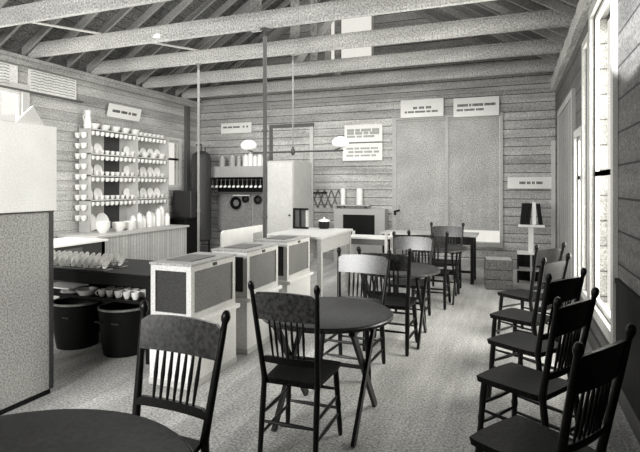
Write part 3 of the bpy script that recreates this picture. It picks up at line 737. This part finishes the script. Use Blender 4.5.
# ------------------------------------------------------------------ pipes and the gas lamp
def pole(label, x, y, z0, z1, r, m):
    t = thing('iron_pipe', label, 'pipe', (x, y, z0))
    MB().tube((0, 0, 0), (0, 0, z1-z0), r, n=12).build('shaft', M[m], t, True)
    MB().lathe([(r, z1-z0-0.02), (r*2.4, z1-z0-0.012), (r*2.4, z1-z0-0.001), (0, z1-z0-0.001)], n=14).build('ceiling_flange', M[m], t)
    if z0 < 0.01: MB().lathe([(0, 0.001), (r*2.4, 0.001), (r*2.4, 0.014), (r, 0.02)], n=14).build('floor_flange', M[m], t)
    for z in (1.2, 2.3): MB().lathe([(r, z-0.02), (r*1.35, z-0.015), (r*1.35, z+0.015), (r, z+0.02)], n=12, closed_ends=False).build('coupling', M[m], t)
    return t
pole('slender pale pipe from tie beam to floor beside the boiler', -4.79, 6.93, 0, ZP-0.001, 0.02, 'pole')
pole('dark pipe from tie beam to floor behind the gauze boxes', -2.93, 5.68, 0, ZP-0.001, 0.026, 'darkpole')
t = thing('gas_lamp', 'two-armed hanging gas lamp with white globes over the long table', 'lamp', (-3.10, 6.93, 0))
MB().tube((0, 0, 2.12), (0, 0, ZP-0.001), 0.012, n=10).build('drop_pipe', M['pole'], t, True)
MB().tube((-0.66, 0, 2.12), (0.80, 0, 2.12), 0.013, n=10).build('arm', M['darkpole'], t, True)
MB().lathe([(0, 2.06), (0.02, 2.07), (0.04, 2.12), (0.025, 2.16), (0.012, 2.2)], n=12).build('centre_boss', M['darkpole'], t, True)
for s, x in ((-1, -0.76), (1, 0.76)):
    MB().tube((x*0.86, 0, 2.12), (x, 0, 2.16), 0.01, n=8).build('burner', M['darkpole'], t)
    MB().lathe([(0.04, 2.165), (0.08, 2.172), (0.115, 2.2), (0.125, 2.235), (0.115, 2.27), (0.08, 2.3), (0.045, 2.315), (0.04, 2.32)], (x, 0, 0), 24).build('globe', M['globe'], t, True)

# ------------------------------------------------------------------ back wall right of centre
t = thing('low_cupboard', 'pale low cupboard with a black open recess at back wall', 'cupboard', (-2.98, YB-0.03, 0))
b = MB(); b.box(-0.55, 0.55, -0.3, 0, 0.0, 0.56); b.box(-0.55, -0.35, -0.3, 0, 0.56, 1.0); b.box(0.34, 0.55, -0.3, 0, 0.56, 1.0); b.box(-0.55, 0.55, -0.3, 0, 1.0, 1.12)
b.build('body', M['pale'], t); MB().box(-0.35, 0.34, -0.28, -0.01, 0.56, 1.0).build('recess', M['blackiron'], t)
t = thing('jar_shelf', 'narrow wall shelf holding two white jars above low cupboard', 'shelf', (-3.2, YB-0.002, 1.2))
MB().box(-0.4, 0.4, -0.2, 0, -0.025, 0).build('shelf_board', M['pale'], t)
for x in (-0.3, 0.28): MB().prism([(x, -0.002, -0.025), (x, -0.12, -0.025), (x, -0.002, -0.078)], (0.02, 0, 0)).build('bracket', M['grey'], t)
for k, (x, r) in enumerate(((-3.40, 0.055), (-3.03, 0.07))):
    tt = thing('tall_jar', ('slim white jar at left on the narrow wall shelf', 'wider white jar at right on the narrow wall shelf')[k], 'jar', (x, YB-0.11, 1.201))
    MB().lathe([(0, 0), (r, 0), (r, 0.31), (r*0.9, 0.33), (0, 0.33)], n=18).build('body', M['china'], tt, True)
    MB().lathe([(r*0.92, 0.33), (r*0.92, 0.35), (0, 0.352)], n=18).build('lid', M['china'], tt, True)
t = thing('lattice_rack', 'expanding lattice peg rack on the back wall left of low cupboard', 'rack', (-3.88, YB-0.02, 0))
for i in range(5):
    for s in (-1, 1):
        x = -0.30+0.16*i; MB().prism([(x-0.012, s*0.006, 1.32-s*0.2+0.0), (x+0.012, s*0.006, 1.32-s*0.2), (x+0.172, s*0.006, 1.32+s*0.2), (x+0.148, s*0.006, 1.32+s*0.2)], (0, 0.008, 0)).build('slat', M['greyd'], t)
t = thing('hook_rail', 'short dark rail fixed above the lattice rack on the back wall', 'rail', (-4.0, YB-0.002, 1.45))
MB().box(-0.2, 0.2, -0.03, 0, -0.02, 0.02).build('rail', M['dark'], t)
for i in range(4): MB().tube((-0.15+0.1*i, -0.03, 0), (-0.15+0.1*i, -0.07, 0.01), 0.007, n=6).build('hook', M['dark'], t)
t = thing('iron_bracket', 'small black iron bracket on the back wall right of low cupboard', 'bracket', (-2.28, YB-0.002, 1.02))
MB().tube((0.0, -0.01, 0), (0, -0.12, 0.05), 0.014, n=8).tube((0, -0.12, 0.05), (0.12, -0.14, 0.08), 0.02, n=8).build('arm', M['blackiron'], t)
MB().lathe([(0, -0.03), (0.03, -0.03), (0.03, 0.03), (0, 0.03)], (0, -0.012, 0), 10).build('wall_plate', M['blackiron'], t)

# crate and book stand by the right corner
t = thing('wooden_crate', 'rough wooden crate on the floor below the right blind', 'crate', (-0.20, 8.35, 0), 0.1)
b = MB()
for k in range(3):
    z = 0.01+0.15*k
    b.box(-0.2, 0.2, -0.18, -0.165, z, z+0.14); b.box(-0.2, 0.2, 0.165, 0.18, z, z+0.14); b.box(-0.2, -0.185, -0.165, 0.165, z, z+0.14); b.box(0.185, 0.2, -0.165, 0.165, z, z+0.14)
b.build('slatted_side', M['basket'], t)
b = MB()
for x in (-0.185, 0.15):
    for y in (-0.165, 0.13): b.box(x, x+0.035, y, y+0.035, 0, 0.455)
b.build('corner_post', M['dark'], t)
MB().box(-0.185, 0.185, -0.165, 0.165, 0.455, 0.465).build('lid', M['pale'], t)

t = thing('book_stand', 'white-topped stand with dark lower shelves in the back right corner', 'stand', (0.30, 9.05, 0))
MB().box(-0.20, 0.20, -0.13, 0.13, 0.92, 0.96, 0.004).build('top_board', M['china'], t)
MB().box(-0.045, 0.035, -0.03, 0.03, 0.50, 0.92).build('post', M['china'], t)
MB().box(-0.22, 0.20, -0.16, 0.16, 0.47, 0.50).build('middle_shelf', M['china'], t)
MB().box(-0.22, 0.20, -0.16, 0.16, 0.20, 0.23).build('lower_shelf', M['pale'], t)
for x in (-0.22, -0.02, 0.17):
    for y in (-0.15, 0.12): MB().box(x, x+0.03, y, y+0.03, 0, 0.47).build('leg', M['dark' if x != -0.02 else 'pale'], t)
MB().box(-0.2, 0.18, 0.1, 0.12, 0.0, 0.47).build('back_board', M['blackiron'], t)
for k in range(5):
    x = (-0.139, -0.093, -0.047, 0.026, 0.117)[k]; tl = (0.09, 0.09, 0.09, 0.0, -0.12)[k]; w = (0.05, 0.048, 0.046, 0.055, 0.06)[k]; h = 0.37-abs(tl)*0.15
    tt = thing('book', ('leftmost dark book leaning on the white-topped stand', 'second dark book from the left on the white-topped stand', 'third dark book from left, touching the white one', 'white book between dark books on the white-topped stand', 'dark book leaning at the right of the white book')[k], 'book', (0.31+x*1.15, 9.05, 0.961), 0, 'books on the stand')
    tt.rotation_euler = (0, tl, 0)
    MB().box(-w/2, -w/2+0.004, -0.1, 0.09, 0.003, h).box(w/2-0.004, w/2, -0.1, 0.09, 0.003, h).box(-w/2, w/2, -0.104, -0.1, 0.003, h).build('cover', M['china' if k == 3 else 'blackiron'], tt)
    MB().box(-w/2+0.004, w/2-0.004, -0.1, 0.085, 0.008, h-0.008).build('pages', M['paper' if k == 3 else 'greyd'], tt)

# ------------------------------------------------------------------ light
w = bpy.data.worlds.new('World'); scene.world = w; w.use_nodes = True
bg = w.node_tree.nodes['Background']; bg.inputs[0].default_value = (1.0, 0.99, 0.965, 1); bg.inputs[1].default_value = 1.0
def area(name, loc, look, sx, sy, e):
    l = bpy.data.lights.new(name, 'AREA'); l.shape = 'RECTANGLE'; l.size = sx; l.size_y = sy; l.energy = e; l.color = (1, 0.995, 0.975)
    o = bpy.data.objects.new(name, l); COL.objects.link(o); o.location = loc
    o.rotation_euler = (Vector(look)-Vector(loc)).to_track_quat('-Z', 'Y').to_euler(); return o
area('daylight_right_near', (1.2, 5.06, 1.9), (-3, 5.06, 1.0), 1.1, 2.6, 170)
area('daylight_right_far', (1.2, 6.3, 1.8), (-3, 6.3, 1.0), 0.9, 2.4, 150)
area('daylight_left', (-7.6, 4.6, 2.0), (-2, 4.8, 0.8), 1.8, 1.9, 170)
dl = area('daylight_behind', (-3.4, -1.4, 2.4), (-4.6, 6, 1.4), 2.2, 1.4, 190); dl.data.spread = math.radians(100)
area('fill_overhead', (RX, 7.2, 3.5), (RX, 7.2, 0), 5.5, 4.5, 170)  # added soft fill under the tie beams, no opening overhead
area('roof_fill', (RX, 6.0, 2.9), (RX, 6.0, 6), 5.0, 5.0, 45)
l = bpy.data.lights.new('sun_patch', 'SPOT'); l.energy = 5500; l.spot_size = math.radians(13); l.spot_blend = 0.25; l.shadow_soft_size = 0.02
o = bpy.data.objects.new('sun_patch', l); COL.objects.link(o); o.location = (-3.4, 0.2, 3.0); o.rotation_euler = (Vector((0.76, 3.85, 2.95))-Vector(o.location)).to_track_quat('-Z', 'Y').to_euler()

# ------------------------------------------------------------------ camera
cam = bpy.data.cameras.new('camera'); co = bpy.data.objects.new('camera', cam); COL.objects.link(co)
cam.sensor_width = 36; cam.lens = 500*36/640; cam.shift_y = -40/640
co.location = (0, 0, 1.6); co.rotation_euler = (PI/2, 0, math.radians(21))
scene.camera = co
scene.view_settings.view_transform = 'Standard'
scene.view_settings.look = 'None'
